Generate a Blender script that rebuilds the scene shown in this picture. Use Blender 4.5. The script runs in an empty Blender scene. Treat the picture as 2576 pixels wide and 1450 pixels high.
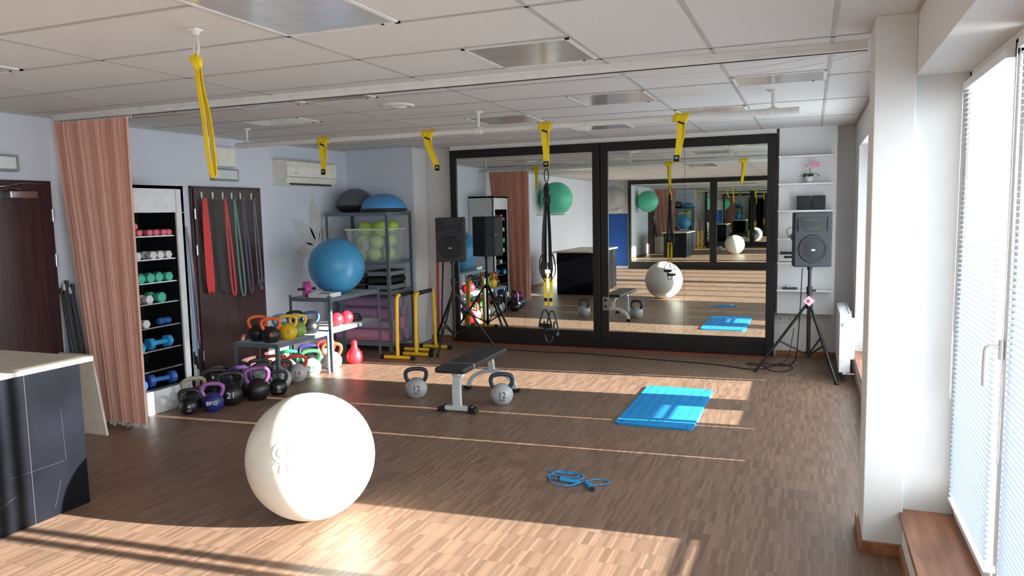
import bpy, math, random, bmesh
from mathutils import Vector, Matrix
random.seed(4)
scene = bpy.context.scene
scene.view_settings.view_transform = 'Standard'
scene.view_settings.exposure = 0.0

# ------------------------------------------------------------------ materials
def lin(c):
    out = []
    for v in c[:3]:
        v = v / 255.0
        out.append(v / 12.92 if v <= 0.04045 else ((v + 0.055) / 1.055) ** 2.4)
    return (out[0], out[1], out[2], 1.0)

MATS = {}
def M(name, col, rough=0.5, metal=0.0, var=0.06, vs=12.0, bump=0.0, bs=60.0, coat=0.0, transl=0.0, alpha=1.0, spec=0.5):
    if name in MATS:
        return MATS[name]
    m = bpy.data.materials.new(name)
    m.use_nodes = True
    nt = m.node_tree
    N, L = nt.nodes, nt.links
    p = N['Principled BSDF']
    tc = N.new('ShaderNodeTexCoord')
    nz = N.new('ShaderNodeTexNoise')
    nz.inputs['Scale'].default_value = vs
    nz.inputs['Detail'].default_value = 4
    L.new(tc.outputs['Object'], nz.inputs['Vector'])
    ramp = N.new('ShaderNodeValToRGB')
    c = lin(col)
    ramp.color_ramp.elements[0].position = 0.3
    ramp.color_ramp.elements[1].position = 0.7
    ramp.color_ramp.elements[0].color = (c[0]*(1-var), c[1]*(1-var), c[2]*(1-var), 1)
    ramp.color_ramp.elements[1].color = (min(1, c[0]*(1+var)), min(1, c[1]*(1+var)), min(1, c[2]*(1+var)), 1)
    L.new(nz.outputs['Fac'], ramp.inputs['Fac'])
    L.new(ramp.outputs['Color'], p.inputs['Base Color'])
    p.inputs['Roughness'].default_value = rough
    p.inputs['Metallic'].default_value = metal
    p.inputs['Coat Weight'].default_value = coat
    p.inputs['Specular IOR Level'].default_value = spec
    if bump:
        n2 = N.new('ShaderNodeTexNoise')
        n2.inputs['Scale'].default_value = bs
        L.new(tc.outputs['Object'], n2.inputs['Vector'])
        b = N.new('ShaderNodeBump')
        b.inputs['Strength'].default_value = bump
        b.inputs['Distance'].default_value = 0.01
        L.new(n2.outputs['Fac'], b.inputs['Height'])
        L.new(b.outputs['Normal'], p.inputs['Normal'])
    out = N['Material Output']
    last = p.outputs['BSDF']
    if transl:
        t = N.new('ShaderNodeBsdfTranslucent')
        t.inputs['Color'].default_value = c
        mx = N.new('ShaderNodeMixShader')
        mx.inputs[0].default_value = transl
        L.new(last, mx.inputs[1]); L.new(t.outputs[0], mx.inputs[2])
        last = mx.outputs[0]
    if alpha < 1:
        t = N.new('ShaderNodeBsdfTransparent')
        mx = N.new('ShaderNodeMixShader')
        mx.inputs[0].default_value = 1 - alpha
        L.new(last, mx.inputs[1]); L.new(t.outputs[0], mx.inputs[2])
        last = mx.outputs[0]
    L.new(last, out.inputs['Surface'])
    MATS[name] = m
    return m

def mat_floor():
    m = bpy.data.materials.new('parquet'); m.use_nodes = True
    nt = m.node_tree; N, L = nt.nodes, nt.links
    p = N['Principled BSDF']
    tc = N.new('ShaderNodeTexCoord')
    br = N.new('ShaderNodeTexBrick')
    br.inputs['Scale'].default_value = 1.0
    br.inputs['Brick Width'].default_value = 0.018
    br.inputs['Row Height'].default_value = 0.16
    br.inputs['Mortar Size'].default_value = 0.0005
    br.inputs['Mortar Smooth'].default_value = 0.3
    br.inputs['Bias'].default_value = 0.0
    br.offset = 0.37; br.offset_frequency = 2
    br.inputs['Color1'].default_value = lin((110, 86, 71))
    br.inputs['Color2'].default_value = lin((140, 113, 95))
    br.inputs['Mortar'].default_value = lin((84, 63, 51))
    L.new(tc.outputs['Object'], br.inputs['Vector'])
    nz = N.new('ShaderNodeTexNoise'); nz.inputs['Scale'].default_value = 1.3; nz.inputs['Detail'].default_value = 3
    L.new(tc.outputs['Object'], nz.inputs['Vector'])
    rp = N.new('ShaderNodeValToRGB')
    rp.color_ramp.elements[0].color = (0.9, 0.9, 0.9, 1); rp.color_ramp.elements[1].color = (1.08, 1.08, 1.08, 1)
    L.new(nz.outputs['Fac'], rp.inputs['Fac'])
    mul2 = N.new('ShaderNodeMix'); mul2.data_type = 'RGBA'; mul2.blend_type = 'MULTIPLY'
    mul2.inputs[0].default_value = 1.0
    L.new(br.outputs['Color'], mul2.inputs[6]); L.new(rp.outputs['Color'], mul2.inputs[7])
    L.new(mul2.outputs[2], p.inputs['Base Color'])
    p.inputs['Roughness'].default_value = 0.42
    b = N.new('ShaderNodeBump'); b.inputs['Strength'].default_value = 0.1; b.inputs['Distance'].default_value = 0.001
    L.new(br.outputs['Fac'], b.inputs['Height'])
    L.new(b.outputs['Normal'], p.inputs['Normal'])
    return m

def mat_wood(name, c1, c2, scale=(1, 1, 1), rough=0.4):
    m = bpy.data.materials.new(name); m.use_nodes = True
    nt = m.node_tree; N, L = nt.nodes, nt.links
    p = N['Principled BSDF']
    tc = N.new('ShaderNodeTexCoord'); mp = N.new('ShaderNodeMapping')
    mp.inputs['Scale'].default_value = scale
    L.new(tc.outputs['Object'], mp.inputs['Vector'])
    nz = N.new('ShaderNodeTexNoise'); nz.inputs['Scale'].default_value = 6; nz.inputs['Detail'].default_value = 6
    L.new(mp.outputs[0], nz.inputs['Vector'])
    rp = N.new('ShaderNodeValToRGB')
    rp.color_ramp.elements[0].position = 0.35; rp.color_ramp.elements[1].position = 0.65
    rp.color_ramp.elements[0].color = lin(c1); rp.color_ramp.elements[1].color = lin(c2)
    L.new(nz.outputs['Fac'], rp.inputs['Fac']); L.new(rp.outputs['Color'], p.inputs['Base Color'])
    p.inputs['Roughness'].default_value = rough
    return m

def mat_glass():
    m = bpy.data.materials.new('window_glass'); m.use_nodes = True
    nt = m.node_tree; N, L = nt.nodes, nt.links
    N.remove(N['Principled BSDF'])
    t = N.new('ShaderNodeBsdfTransparent'); t.inputs[0].default_value = (0.97, 0.99, 0.98, 1)
    g = N.new('ShaderNodeBsdfGlossy'); g.inputs['Roughness'].default_value = 0.0
    mx = N.new('ShaderNodeMixShader'); mx.inputs[0].default_value = 0.05
    L.new(t.outputs[0], mx.inputs[1]); L.new(g.outputs[0], mx.inputs[2])
    L.new(mx.outputs[0], N['Material Output'].inputs['Surface'])
    return m

FLOOR = mat_floor()
DOORW = mat_wood('dark_door_wood', (54, 34, 36), (74, 48, 48), (6, 6, 0.5), 0.35)
SILLW = mat_wood('sill_wood', (135, 84, 56), (176, 118, 84), (3, 0.4, 3), 0.35)
GLASS = mat_glass()
WALLW = M('wall_paint_white', (222, 220, 217), 0.9, var=0.01, bump=0.05, bs=200)
WALLB = M('wall_paint_lavender', (213, 216, 226), 0.9, var=0.01, bump=0.05, bs=200)
CEIL = M('ceiling_tile', (207, 206, 204), 0.95, var=0.015, vs=40, bump=0.08, bs=300)
GRID = M('ceiling_tbar', (174, 172, 170), 0.6)
TRACK = M('white_painted_metal', (222, 221, 218), 0.4)
BLACK = M('black_frame', (14, 12, 13), 0.35)
BLACKP = M('black_plastic', (24, 24, 27), 0.5, bump=0.1)
BLACKM = M('black_metal', (20, 20, 22), 0.4)
RUBBER = M('black_rubber', (17, 17, 18), 0.6)
MIRROR = M('mirror_silver', (226, 232, 228), 0.0, 1.0, var=0.0)
PVC = M('white_pvc', (226, 226, 227), 0.35, var=0.01)
BLIND = M('blind_slat', (176, 182, 192), 0.5, transl=0.25, var=0.01)
CHROME = M('chrome', (190, 190, 192), 0.25, 1.0)
GALV = M('grey_blue_steel', (104, 118, 128), 0.45, 0.3)
SHELFB = M('shelf_board_white', (205, 208, 212), 0.5)
YELLOW = M('yellow_webbing', (232, 200, 16), 0.7, bump=0.1, bs=400)
YELLOWP = M('yellow_powdercoat', (238, 192, 40), 0.35)
LABEL = M('label_grey', (190, 190, 190), 0.5)

# ------------------------------------------------------------------ mesh builder
class B:
    def __init__(s, name):
        s.name = name; s.v = []; s.f = []; s.m = []; s.s = []; s.mats = []
    def mi(s, mat):
        if mat not in s.mats: s.mats.append(mat)
        return s.mats.index(mat)
    def add(s, vs, fs, mat, smooth=False, mtx=None):
        o = len(s.v)
        for v in vs:
            v = Vector(v)
            if mtx: v = mtx @ v
            s.v.append(tuple(v))
        k = s.mi(mat)
        for f in fs:
            s.f.append([i + o for i in f]); s.m.append(k); s.s.append(smooth)
    def box(s, c, size, mat, bev=0.0, rot=None, smooth=False):
        bm = bmesh.new()
        bmesh.ops.create_cube(bm, size=1.0)
        bmesh.ops.scale(bm, vec=Vector(size), verts=bm.verts)
        if bev:
            bmesh.ops.bevel(bm, geom=bm.edges[:], offset=bev, segments=3 if bev > 0.01 else 2, affect='EDGES', profile=0.5)
        mt = Matrix.Translation(Vector(c))
        if rot: mt = mt @ rot.to_4x4()
        bm.verts.ensure_lookup_table()
        s.add([v.co.copy() for v in bm.verts], [[v.index for v in f.verts] for f in bm.faces], mat, smooth, mt)
        bm.free()
    def b2(s, x0, x1, y0, y1, z0, z1, mat, bev=0.0):
        s.box(((x0+x1)/2, (y0+y1)/2, (z0+z1)/2), (abs(x1-x0), abs(y1-y0), abs(z1-z0)), mat, bev)
    def cyl(s, p1, p2, r, mat, r2=None, seg=16, caps=True):
        p1 = Vector(p1); p2 = Vector(p2); d = (p2-p1).normalized()
        a = Vector((0, 0, 1)) if abs(d.z) < 0.9 else Vector((1, 0, 0))
        e1 = d.cross(a).normalized(); e2 = d.cross(e1)
        if r2 is None: r2 = r
        ring1 = [p1 + (e1*math.cos(t)+e2*math.sin(t))*r for t in [2*math.pi*i/seg for i in range(seg)]]
        ring2 = [p2 + (e1*math.cos(t)+e2*math.sin(t))*r2 for t in [2*math.pi*i/seg for i in range(seg)]]
        s.add(ring1+ring2, [[i, (i+1) % seg, seg+(i+1) % seg, seg+i] for i in range(seg)], mat, True)
        if caps:
            s.add(ring1, [list(range(seg))], mat); s.add(ring2, [list(range(seg))], mat)
    def sweep(s, pts, prof, mat, closed=False, up=None, smooth=True, caps=True):
        P = [Vector(p) for p in pts]; n = len(P); k = len(prof)
        T = []
        for i in range(n):
            if closed: t = P[(i+1) % n]-P[i-1]
            else: t = P[min(i+1, n-1)]-P[max(i-1, 0)]
            T.append(t.normalized())
        if up is None:
            a = Vector((0, 0, 1)) if abs(T[0].z) < 0.9 else Vector((1, 0, 0))
            e = T[0].cross(a).normalized()
        vs = []
        for i in range(n):
            if up is not None:
                e1 = Vector(up).normalized(); e1 = (e1 - T[i]*e1.dot(T[i]))
                if e1.length < 1e-4: e1 = Vector((1, 0, 0))
                e1.normalize(); e2 = T[i].cross(e1)
            else:
                e = (e - T[i]*e.dot(T[i])).normalized(); e1 = e; e2 = T[i].cross(e)
            for a, b in prof: vs.append(P[i]+e1*a+e2*b)
        fs = []
        for i in range(n if closed else n-1):
            j = (i+1) % n
            for q in range(k):
                fs.append([i*k+q, i*k+(q+1) % k, j*k+(q+1) % k, j*k+q])
        if not closed and caps:
            fs.append(list(range(k))); fs.append([(n-1)*k+q for q in range(k)])
        s.add(vs, fs, mat, smooth)
    def tube(s, pts, r, mat, closed=False, seg=8):
        s.sweep(pts, [(r*math.cos(2*math.pi*i/seg), r*math.sin(2*math.pi*i/seg)) for i in range(seg)], mat, closed)
    def ribbon(s, pts, w, th, up, mat, closed=False):
        s.sweep(pts, [(-w/2, -th/2), (w/2, -th/2), (w/2, th/2), (-w/2, th/2)], mat, closed, up=up, smooth=False)
    def lathe(s, prof, mat, c=(0, 0, 0), seg=32, rot=None, sx=1, sy=1):
        vs = []; fs = []; n = len(prof)
        for i in range(seg):
            t = 2*math.pi*i/seg
            for r, z in prof: vs.append((r*math.cos(t)*sx, r*math.sin(t)*sy, z))
        for i in range(seg):
            j = (i+1) % seg
            for q in range(n-1):
                fs.append([i*n+q, j*n+q, j*n+q+1, i*n+q+1])
        mt = Matrix.Translation(Vector(c))
        if rot: mt = mt @ rot.to_4x4()
        s.add(vs, fs, mat, True, mt)
    def sphere(s, c, r, mat, seg=32, rings=16, sc=(1, 1, 1), zmin=-1.0):
        prof = []
        a0 = math.asin(max(-1, zmin))
        for i in range(rings+1):
            a = a0+(math.pi/2-a0)*i/rings
            prof.append((max(1e-5, r*math.cos(a)), r*math.sin(a)*sc[2]))
        s.lathe(prof, mat, c, seg, sx=sc[0], sy=sc[1])
    def prism(s, poly, ext, mat):
        n = len(poly); ext = Vector(ext)
        vs = [Vector(p) for p in poly]+[Vector(p)+ext for p in poly]
        fs = [list(range(n)), [n+i for i in range(n)]]+[[i, (i+1) % n, n+(i+1) % n, n+i] for i in range(n)]
        s.add(vs, fs, mat)
    def obj(s, loc=(0, 0, 0), rz=0.0, rot=None, parent=None, name=None):
        me = bpy.data.meshes.new(s.name)
        me.from_pydata(s.v, [], s.f)
        for m in s.mats: me.materials.append(m)
        me.polygons.foreach_set('material_index', s.m)
        me.polygons.foreach_set('use_smooth', s.s)
        bm = bmesh.new(); bm.from_mesh(me)
        bmesh.ops.recalc_face_normals(bm, faces=bm.faces)
        bm.to_mesh(me); bm.free()
        o = bpy.data.objects.new(name or s.name, me)
        scene.collection.objects.link(o)
        o.location = loc
        o.rotation_euler = rot if rot else (0, 0, rz)
        if parent: o.parent = parent
        return o

def empty(name, loc=(0, 0, 0), rz=0.0):
    o = bpy.data.objects.new(name, None); scene.collection.objects.link(o)
    o.location = loc; o.rotation_euler = (0, 0, rz)
    return o

def text(body, size, parent, loc, rot, mat, name='lettering'):
    cu = bpy.data.curves.new(name, 'FONT'); cu.body = body; cu.size = size
    cu.align_x = 'CENTER'; cu.align_y = 'CENTER'; cu.extrude = 0.0006
    cu.materials.append(mat)
    o = bpy.data.objects.new(name, cu); scene.collection.objects.link(o)
    o.parent = parent; o.location = loc; o.rotation_euler = rot
    return o

def arc(c, r, a0, a1, n, e1, e2, ry=None):
    c = Vector(c); e1 = Vector(e1); e2 = Vector(e2); ry = r if ry is None else ry
    return [c+e1*r*math.cos(a0+(a1-a0)*i/n)+e2*ry*math.sin(a0+(a1-a0)*i/n) for i in range(n+1)]

def smoothpts(pts, it=2, closed=False):
    P = [Vector(p) for p in pts]
    for _ in range(it):
        Q = []
        n = len(P)
        if not closed: Q.append(P[0])
        for i in range(n if closed else n-1):
            a, b = P[i], P[(i+1) % n]
            Q.append(a*0.75+b*0.25); Q.append(a*0.25+b*0.75)
        if not closed: Q.append(P[-1])
        P = Q
    return P

XL, CZ, YB, YR = -5.70, 2.52, 8.95, -3.90
# ------------------------------------------------------------------ room shell
b = B('floor'); b.b2(-5.9, 0.90, -4.1, 9.15, -0.1, 0, FLOOR); b.obj()
b = B('ceiling'); b.b2(-5.9, 0.90, -4.1, 9.15, CZ, CZ+0.12, CEIL); b.obj()
b = B('wall_left'); b.b2(-5.9, XL, -4.1, 9.15, 0, CZ, WALLB); b.obj()
b = B('wall_back')
b.b2(XL, 0.90, YB, 9.15, 0, CZ, WALLW)
b.b2(-4.30, -0.36, 8.80, YB, 2.47, CZ, WALLW)
b.obj()
b = B('wall_back_column'); b.b2(XL, -4.72, 8.56, YB, 0, CZ, WALLB)
b.b2(-4.7205, -4.712, 8.562, YB, 0, CZ, WALLW); b.obj()
b = B('wall_rear'); b.b2(XL, 0.90, -4.1, YR, 0, CZ, WALLW); b.obj()

b = B('ceiling_grid')
gw, gz = 0.020, 0.004
def gx(x, y0, y1): b.b2(x-gw/2, x+gw/2, y0, y1, CZ-gz, CZ, GRID)
def gy(y, x0, x1): b.b2(x0, x1, y-gw/2, y+gw/2, CZ-gz, CZ, GRID)
for x in (-1.11, -2.31, -3.51, -4.71): gx(x, YR, YB)
for x in (-0.51, 0.09): gx(x, YR, YB)
y = -3.57
while y < 8.9:
    gy(y, XL, -1.11)
    y += 0.6
y = -4.17
while y < 8.9:
    if y > YR: gy(y, -1.11, 0.43)
    y += 1.2
gx(0.418, YR, YB)
b.b2(XL, XL+0.02, YR, YB, CZ-0.02, CZ, GRID)
b.obj()

b = B('wall_right')
XF, XG, XO = 0.43, 0.645, 0.85
SZ, HZ = 0.22, 2.25
def pier(y0, y1): b.b2(XF, XO, y0, y1, 0, CZ, WALLW)
openings = [(-3.3, 0.0), (0.3, 3.93), (4.30, 8.20)]  # first opening is unseen, behind the camera, added for ambient light
ys = [YR]
for o in openings: ys += [o[0], o[1]]
ys.append(YB)
for i in range(0, len(ys), 2): pier(ys[i], ys[i+1])
for (a, c) in openings:
    b.b2(XF, XO, a, c, 0, SZ-0.03, WALLW)
    b.b2(XF, XO, a, c, HZ, CZ, WALLW)
b.obj()
b = B('wall_right_pillar'); b.b2(0.26, XF, 3.88, 4.22, 0, CZ, WALLW, 0.004); b.obj()

b = B('trim_sill')
for (a, c) in openings: b.b2(XF-0.015, XG+0.02, a, c, SZ-0.03, SZ, SILLW, 0.003)
b.obj()
b = B('baseboard_right')
bh = 0.06
b.b2(XF-0.015, XF, YR, 3.865, 0, bh, SILLW, 0.003)
b.b2(0.245, XF, 3.865, 3.88, 0, bh, SILLW, 0.003)
b.b2(0.245, 0.26, 3.88, 4.235, 0, bh, SILLW, 0.003)
b.b2(XF-0.015, XF, 4.235, YB, 0, bh, SILLW, 0.003)
b.obj()
b = B('baseboard_left')
for (a, c) in ((YR, 3.27), (4.37, 5.74), (6.86, 8.56)): b.b2(XL, XL+0.012, a, c, 0, bh, SILLW)
b.obj()
b = B('baseboard_back')
b.b2(-4.70, -4.32, YB-0.015, YB, 0, bh, SILLW); b.b2(-0.34, XF, YB-0.015, YB, 0, bh, SILLW)
b.obj()
b = B('trim_mirror_threshold'); b.b2(-4.3, -0.36, 8.72, 8.78, 0, 0.018, M('red_brown_wood', (128, 62, 48), 0.4)); b.obj()

# windows ---------------------------------------------------------------
SUN = Vector((-1, -0.07, -0.277))
def window(name, y0, y1, sashes):
    root = empty(name, (XG, (y0+y1)/2, 0))
    def place(bb, nm):
        o = bb.obj(name=nm); o.parent = root; o.location = (-XG, -(y0+y1)/2, 0)
    b = B('frame')
    z0, z1 = SZ, HZ
    f = 0.045
    for (ya, yb_) in ((y0, y0+f), (y1-f, y1)): b.b2(XG, XG+0.07, ya, yb_, z0, z1, PVC, 0.004)
    b.b2(XG, XG+0.07, y0, y1, z0, z0+f, PVC, 0.004); b.b2(XG, XG+0.07, y0, y1, z1-f, z1, PVC, 0.004)
    bl = B('venetian_blind')
    for i, (a, c, kind) in enumerate(sashes):
        st = 0.065
        xs0, xs1 = XG-0.012, XG+0.05
        b.b2(xs0, xs1, a, a+st, z0+0.03, z1-0.03, PVC, 0.005)
        b.b2(xs0, xs1, c-st, c, z0+0.03, z1-0.03, PVC, 0.005)
        b.b2(xs0, xs1, a, c, z0+0.03, z0+0.03+st, PVC, 0.005)
        b.b2(xs0, xs1, a, c, z1-0.03-st, z1-0.03, PVC, 0.005)
        b.b2(XG+0.02, XG+0.026, a+st, c-st, z0+0.09, z1-0.09, GLASS)
        b.box((xs0-0.008, a+st*0.55, 1.16), (0.014, 0.03, 0.07), TRACK, 0.004)
        b.tube(smoothpts([(xs0-0.012, a+st*0.55, 1.17), (xs0-0.05, a+st*0.55, 1.17), (xs0-0.055, a+st*0.55, 1.15), (xs0-0.055, a+st*0.55, 1.03)]), 0.009, TRACK)
        if kind is not None:
            tilt, zb = kind
            top = z1-0.06
            ya, yc = a+st+0.002, c-st-0.002
            if tilt > 1: ya, yc = a+0.03, c-0.03
            bl.b2(xs0-0.028, xs0-0.001, ya, yc, top-0.03, top, PVC)
            zz = top-0.045
            w = 0.024
            dx = math.cos(tilt)*w/2; dz = math.sin(tilt)*w/2
            xm = xs0-0.014
            while zz > zb+0.02:
                bl.add([(xm-dx, ya, zz-dz), (xm+dx, ya, zz+dz), (xm+dx, yc, zz+dz), (xm-dx, yc, zz-dz)], [[0, 1, 2, 3]], BLIND)
                zz -= 0.021
            bl.b2(xm-0.012, xm+0.012, ya, yc, zb, zb+0.014, PVC)
            for yy in (a+0.12, c-0.12):
                bl.cyl((xm, yy, zb), (xm, yy, top), 0.0012, PVC, seg=4)
            bl.tube(smoothpts([(xm-0.012, c-0.05, top-0.01), (xm-0.016, c-0.055, 1.4), (xm-0.016, c-0.03, 0.95), (xm-0.016, c-0.04, 0.78), (xm-0.016, c-0.06, 0.80), (xm-0.016, c-0.058, 1.1)]), 0.002, PVC, seg=4)
    place(b, 'frame'); place(bl, 'venetian_blind')
op = math.atan(0.277)
OPEN = (op, 0.32); CLOSED = (1.25, 0.285); LOWGAP = (1.25, 0.47)
window('window_1', 0.3, 3.93, [(3.00, 3.90, OPEN), (2.06, 2.96, OPEN), (1.20, 2.02, OPEN), (0.33, 1.16, OPEN)])
window('window_2', 4.30, 8.20, [(4.33, 5.15, CLOSED), (5.17, 5.93, CLOSED), (5.95, 6.52, LOWGAP), (6.52, 6.76, CLOSED), (6.76, 7.66, None), (7.68, 8.17, CLOSED)])
window('window_added_ambient', -3.3, 0.0, [(-3.27, -2.2, OPEN), (-2.18, -1.1, OPEN), (-1.08, -0.03, OPEN)])  # extra window behind the camera, added to let in more ambient light

# doors -----------------------------------------------------------------
def door(name, y0, y1, hinge_left=False):
    b = B(name)
    z1 = 1.975
    g = 0.018
    b.b2(XL, XL+0.03, y0-g, y0, 0, z1+g, DOORW, 0.003)
    b.b2(XL, XL+0.03, y1, y1+g, 0, z1+g, DOORW, 0.003)
    b.b2(XL, XL+0.03, y0-g, y1+g, z1, z1+g, DOORW, 0.003)
    b.b2(XL, XL+0.045, y0+0.004, y1-0.004, 0.01, z1-0.004, DOORW, 0.003)
    hy = y0 if hinge_left else y1
    for z in (1.72, 1.36, 0.3):
        b.cyl((XL+0.05, hy, z-0.05), (XL+0.05, hy, z+0.05), 0.01, CHROME, seg=10)
    ky = y1-0.07 if hinge_left else y0+0.07
    sg = -1 if hinge_left else 1
    b.cyl((XL+0.045, ky, 0.98), (XL+0.053, ky, 0.98), 0.026, CHROME)
    b.tube(smoothpts([(XL+0.05, ky, 0.98), (XL+0.09, ky, 0.98), (XL+0.1, ky+sg*0.02, 0.98), (XL+0.1, ky+sg*0.12, 0.98)]), 0.009, CHROME)
    b.cyl((XL+0.045, ky, 0.90), (XL+0.052, ky, 0.90), 0.026, CHROME)
    return b
b = door('door_1', 3.33, 4.31)
b.box((XL+0.075, 4.05, 1.88), (0.06, 0.22, 0.055), CHROME, 0.006)
b.tube([(XL+0.09, 4.03, 1.92), (XL+0.11, 3.85, 1.93), (XL+0.05, 4.1, 1.97)], 0.008, CHROME)
b.obj()
b = door('door_2', 5.82, 6.80, True)
b.obj()

# mirror sliding panels ---------------------------------------------------
def mirror(name, x0, x1, y, z0, z1, bot, side, facing, top=0.10):
    b = B(name)
    d = 0.15*facing
    ya, yb_ = sorted((y, y+d))
    b.b2(x0, x0+side, ya, yb_, z0, z1, BLACK, 0.003)
    b.b2(x1-side, x1, ya, yb_, z0, z1, BLACK, 0.003)
    b.b2(x0+side, x1-side, ya, yb_, z1-top, z1, BLACK, 0.003)
    b.b2(x0+side, x1-side, ya, yb_, z0, z0+bot, BLACK, 0.003)
    yg0, yg1 = sorted((y+0.018*facing, y+0.05*facing))
    xm = (x0+x1)/2
    b.b2(x0+side, xm-0.0015, yg0, yg1, z0+bot, z1-top, MIRROR)
    b.b2(xm+0.0015, x1-side, yg0, yg1, z0+bot, z1-top, MIRROR)
    b.b2(xm-0.0015, xm+0.0015, yg0+0.001, yg1, z0+bot, z1-top, BLACK)
    return b
b = mirror('mirror_panel', -4.30, -2.335, 8.78, 0.02, 2.465, 0.20, 0.09, 1); b.obj()
b = mirror('mirror_panel', -2.325, -0.36, 8.78, 0.02, 2.465, 0.20, 0.09, 1)
b.box((-2.27, 8.775, 0.56), (0.07, 0.012, 0.16), M('socket_grey', (120, 116, 112), 0.4), 0.004)
for z in (0.525, 0.60): b.cyl((-2.27, 8.768, z), (-2.27, 8.772, z), 0.02, BLACKP)
b.obj()
b = mirror('mirror_panel', -4.85, -2.485, YR+0.15, 0.10, 2.49, 0.10, 0.09, -1); b.obj()
b = mirror('mirror_panel', -2.475, -0.10, YR+0.15, 0.10, 2.49, 0.10, 0.09, -1); b.obj()
b = B('baseboard_rear'); b.b2(-4.85, -0.10, YR, YR+0.14, 0, 0.10, BLACK); b.obj()

# partition track + curtain ----------------------------------------------------
b = B('trim_curtain_track')
b.b2(XL, 0.26, 4.40, 4.47, CZ-0.045, CZ, TRACK, 0.004)
b.b2(XL, 0.26, 4.385, 4.40, CZ-0.02, CZ, TRACK)
b.b2(XL, 0.26, 4.425, 4.445, CZ-0.048, CZ-0.044, BLACKP)
b.b2(XL, 0.26, 4.470, 4.480, CZ-0.006, CZ, BLACKP)
b.obj()
PINK = M('curtain_fabric', (240, 194, 176), 0.85, transl=0.25, bump=0.1, bs=300, var=0.03)
b = B('vertical_blind_curtain')
n = 62
rows = 12
vs = []; fs = []
for r in range(rows+1):
    f = r/rows
    z = 2.455*(1-f)+0.05*f
    xa = -5.66*(1-f)+-5.42*f; xb = -4.86*(1-f)+-4.86*f
    for i in range(n*2+1):
        g = i/(n*2)
        x = xa+(xb-xa)*g
        ph = (i % 2)
        rr = random.Random(i*7).random()
        y = 4.385 + (0.006+0.006*rr)*(1 if ph else -1) + 0.012*math.sin(i*0.23+f*1.5) + 0.006*math.sin(i*0.9)
        vs.append((x+0.0022*math.sin(i*2.3+3*f), y, z))
W = n*2+1
for r in range(rows):
    for i in range(W-1): fs.append([r*W+i, r*W+i+1, (r+1)*W+i+1, (r+1)*W+i])
b.add(vs, fs, PINK)
for i in range(0, W, 2):
    x, y, z = vs[rows*W+i]
    b.cyl((x, y, z), (x+0.002, y, z-0.012-0.02*random.random()), 0.003, TRACK, seg=5)
for i in range(0, W, 4):
    x, y, z = vs[i]
    b.cyl((x, 4.415, z-0.01), (x, 4.415, CZ-0.046), 0.004, TRACK, seg=5)
for k in range(18):
    i = random.randrange(W-3); x, y, z = vs[rows*W+i]
    b.tube([(x, y, z), (x+0.015, y-0.01, z-0.03), (x+0.035, y-0.01, z-0.03), (x+0.05, y, z)], 0.0012, TRACK, seg=4)
b.obj()

# ceiling light panels & vents --------------------------------------------------
LP = M('light_diffuser', (222, 228, 232), 0.15, 0.35)
LPD = M('light_louver', (196, 195, 192), 0.22, 0.45)
def troffer(x0, x1, y0, y1, mat):
    b = B('ceiling_light_panel')
    b.b2(x0+0.015, x1-0.015, y0+0.015, y1-0.015, CZ-0.007, CZ-0.002, mat)
    for (p, q, r_, s_) in ((x0, x0+0.02, y0, y1), (x1-0.02, x1, y0, y1), (x0, x1, y0, y0+0.02), (x0, x1, y1-0.02, y1)):
        b.b2(p, q, r_, s_, CZ-0.009, CZ-0.001, TRACK)
    b.cyl((x1-0.08, y1-0.016, CZ-0.011), (x1-0.08, y1-0.016, CZ-0.006), 0.008, BLACKP, seg=8)
    b.obj()
troffer(-2.30, -1.70, 1.86, 3.02, LP)
troffer(-1.70, -1.12, 3.64, 4.22, LPD)
troffer(-1.70, -1.12, 5.44, 6.02, LPD)
troffer(-0.50, 0.08, 5.20, 5.60, LPD)
troffer(-1.10, -0.52, 6.64, 7.22, LPD)
troffer(-2.9, -2.32, 6.24, 6.82, LPD)
troffer(-4.7, -4.1, 5.44, 5.80, LP)
troffer(-3.50, -2.92, 4.54, 4.82, LPD)
troffer(-4.1, -3.52, 4.54, 4.82, LPD)
troffer(-4.7, -4.1, 2.44, 3.02, LPD)
troffer(-2.3, -1.7, 7.24, 7.82, LPD)
b = B('ceiling_vent')
b.lathe([(0.13, 0), (0.125, -0.012), (0.1, -0.018), (0.095, -0.004), (0.07, -0.004), (0.065, -0.022), (0.0001, -0.024)], TRACK, (-3.0, 5.25, CZ))
b.obj()
b = B('ceiling_wire')
b.tube(smoothpts([(-1.5, 4.6, CZ-0.004), (-1.0, 4.75, CZ-0.03), (-0.4, 4.8, CZ-0.035), (0.1, 4.65, CZ-0.01), (0.25, 4.52, CZ-0.004)], 3), 0.002, TRACK, seg=5)
b.tube(smoothpts([(-1.1, 4.9, CZ-0.004), (-0.6, 5.0, CZ-0.025), (-0.1, 4.95, CZ-0.03), (0.3, 4.7, CZ-0.004)], 3), 0.002, TRACK, seg=5)
b.obj()

# air conditioner ---------------------------------------------------------------
AC = M('ac_white', (236, 233, 222), 0.35)
b = B('air_conditioner')
prof = [(0, 0.29), (0.15, 0.29), (0.19, 0.27), (0.205, 0.20), (0.20, 0.09), (0.17, 0.03), (0.12, 0.0), (0, 0)]
b.prism([(XL+x, 7.08, 2.03+z) for x, z in prof], (0, 0.95, 0), AC)
b.box((XL+0.168, 7.56, 2.050), (0.012, 0.80, 0.035), M('ac_slot', (60, 60, 62), 0.5), 0.002, Matrix.Rotation(-0.75, 3, 'Y'))
b.b2(XL+0.2, XL+0.207, 7.10, 8.01, 2.125, 2.128, BLACKP)
b.b2(XL+0.205, XL+0.208, 7.20, 7.26, 2.16, 2.175, LABEL)
b.obj()

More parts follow.
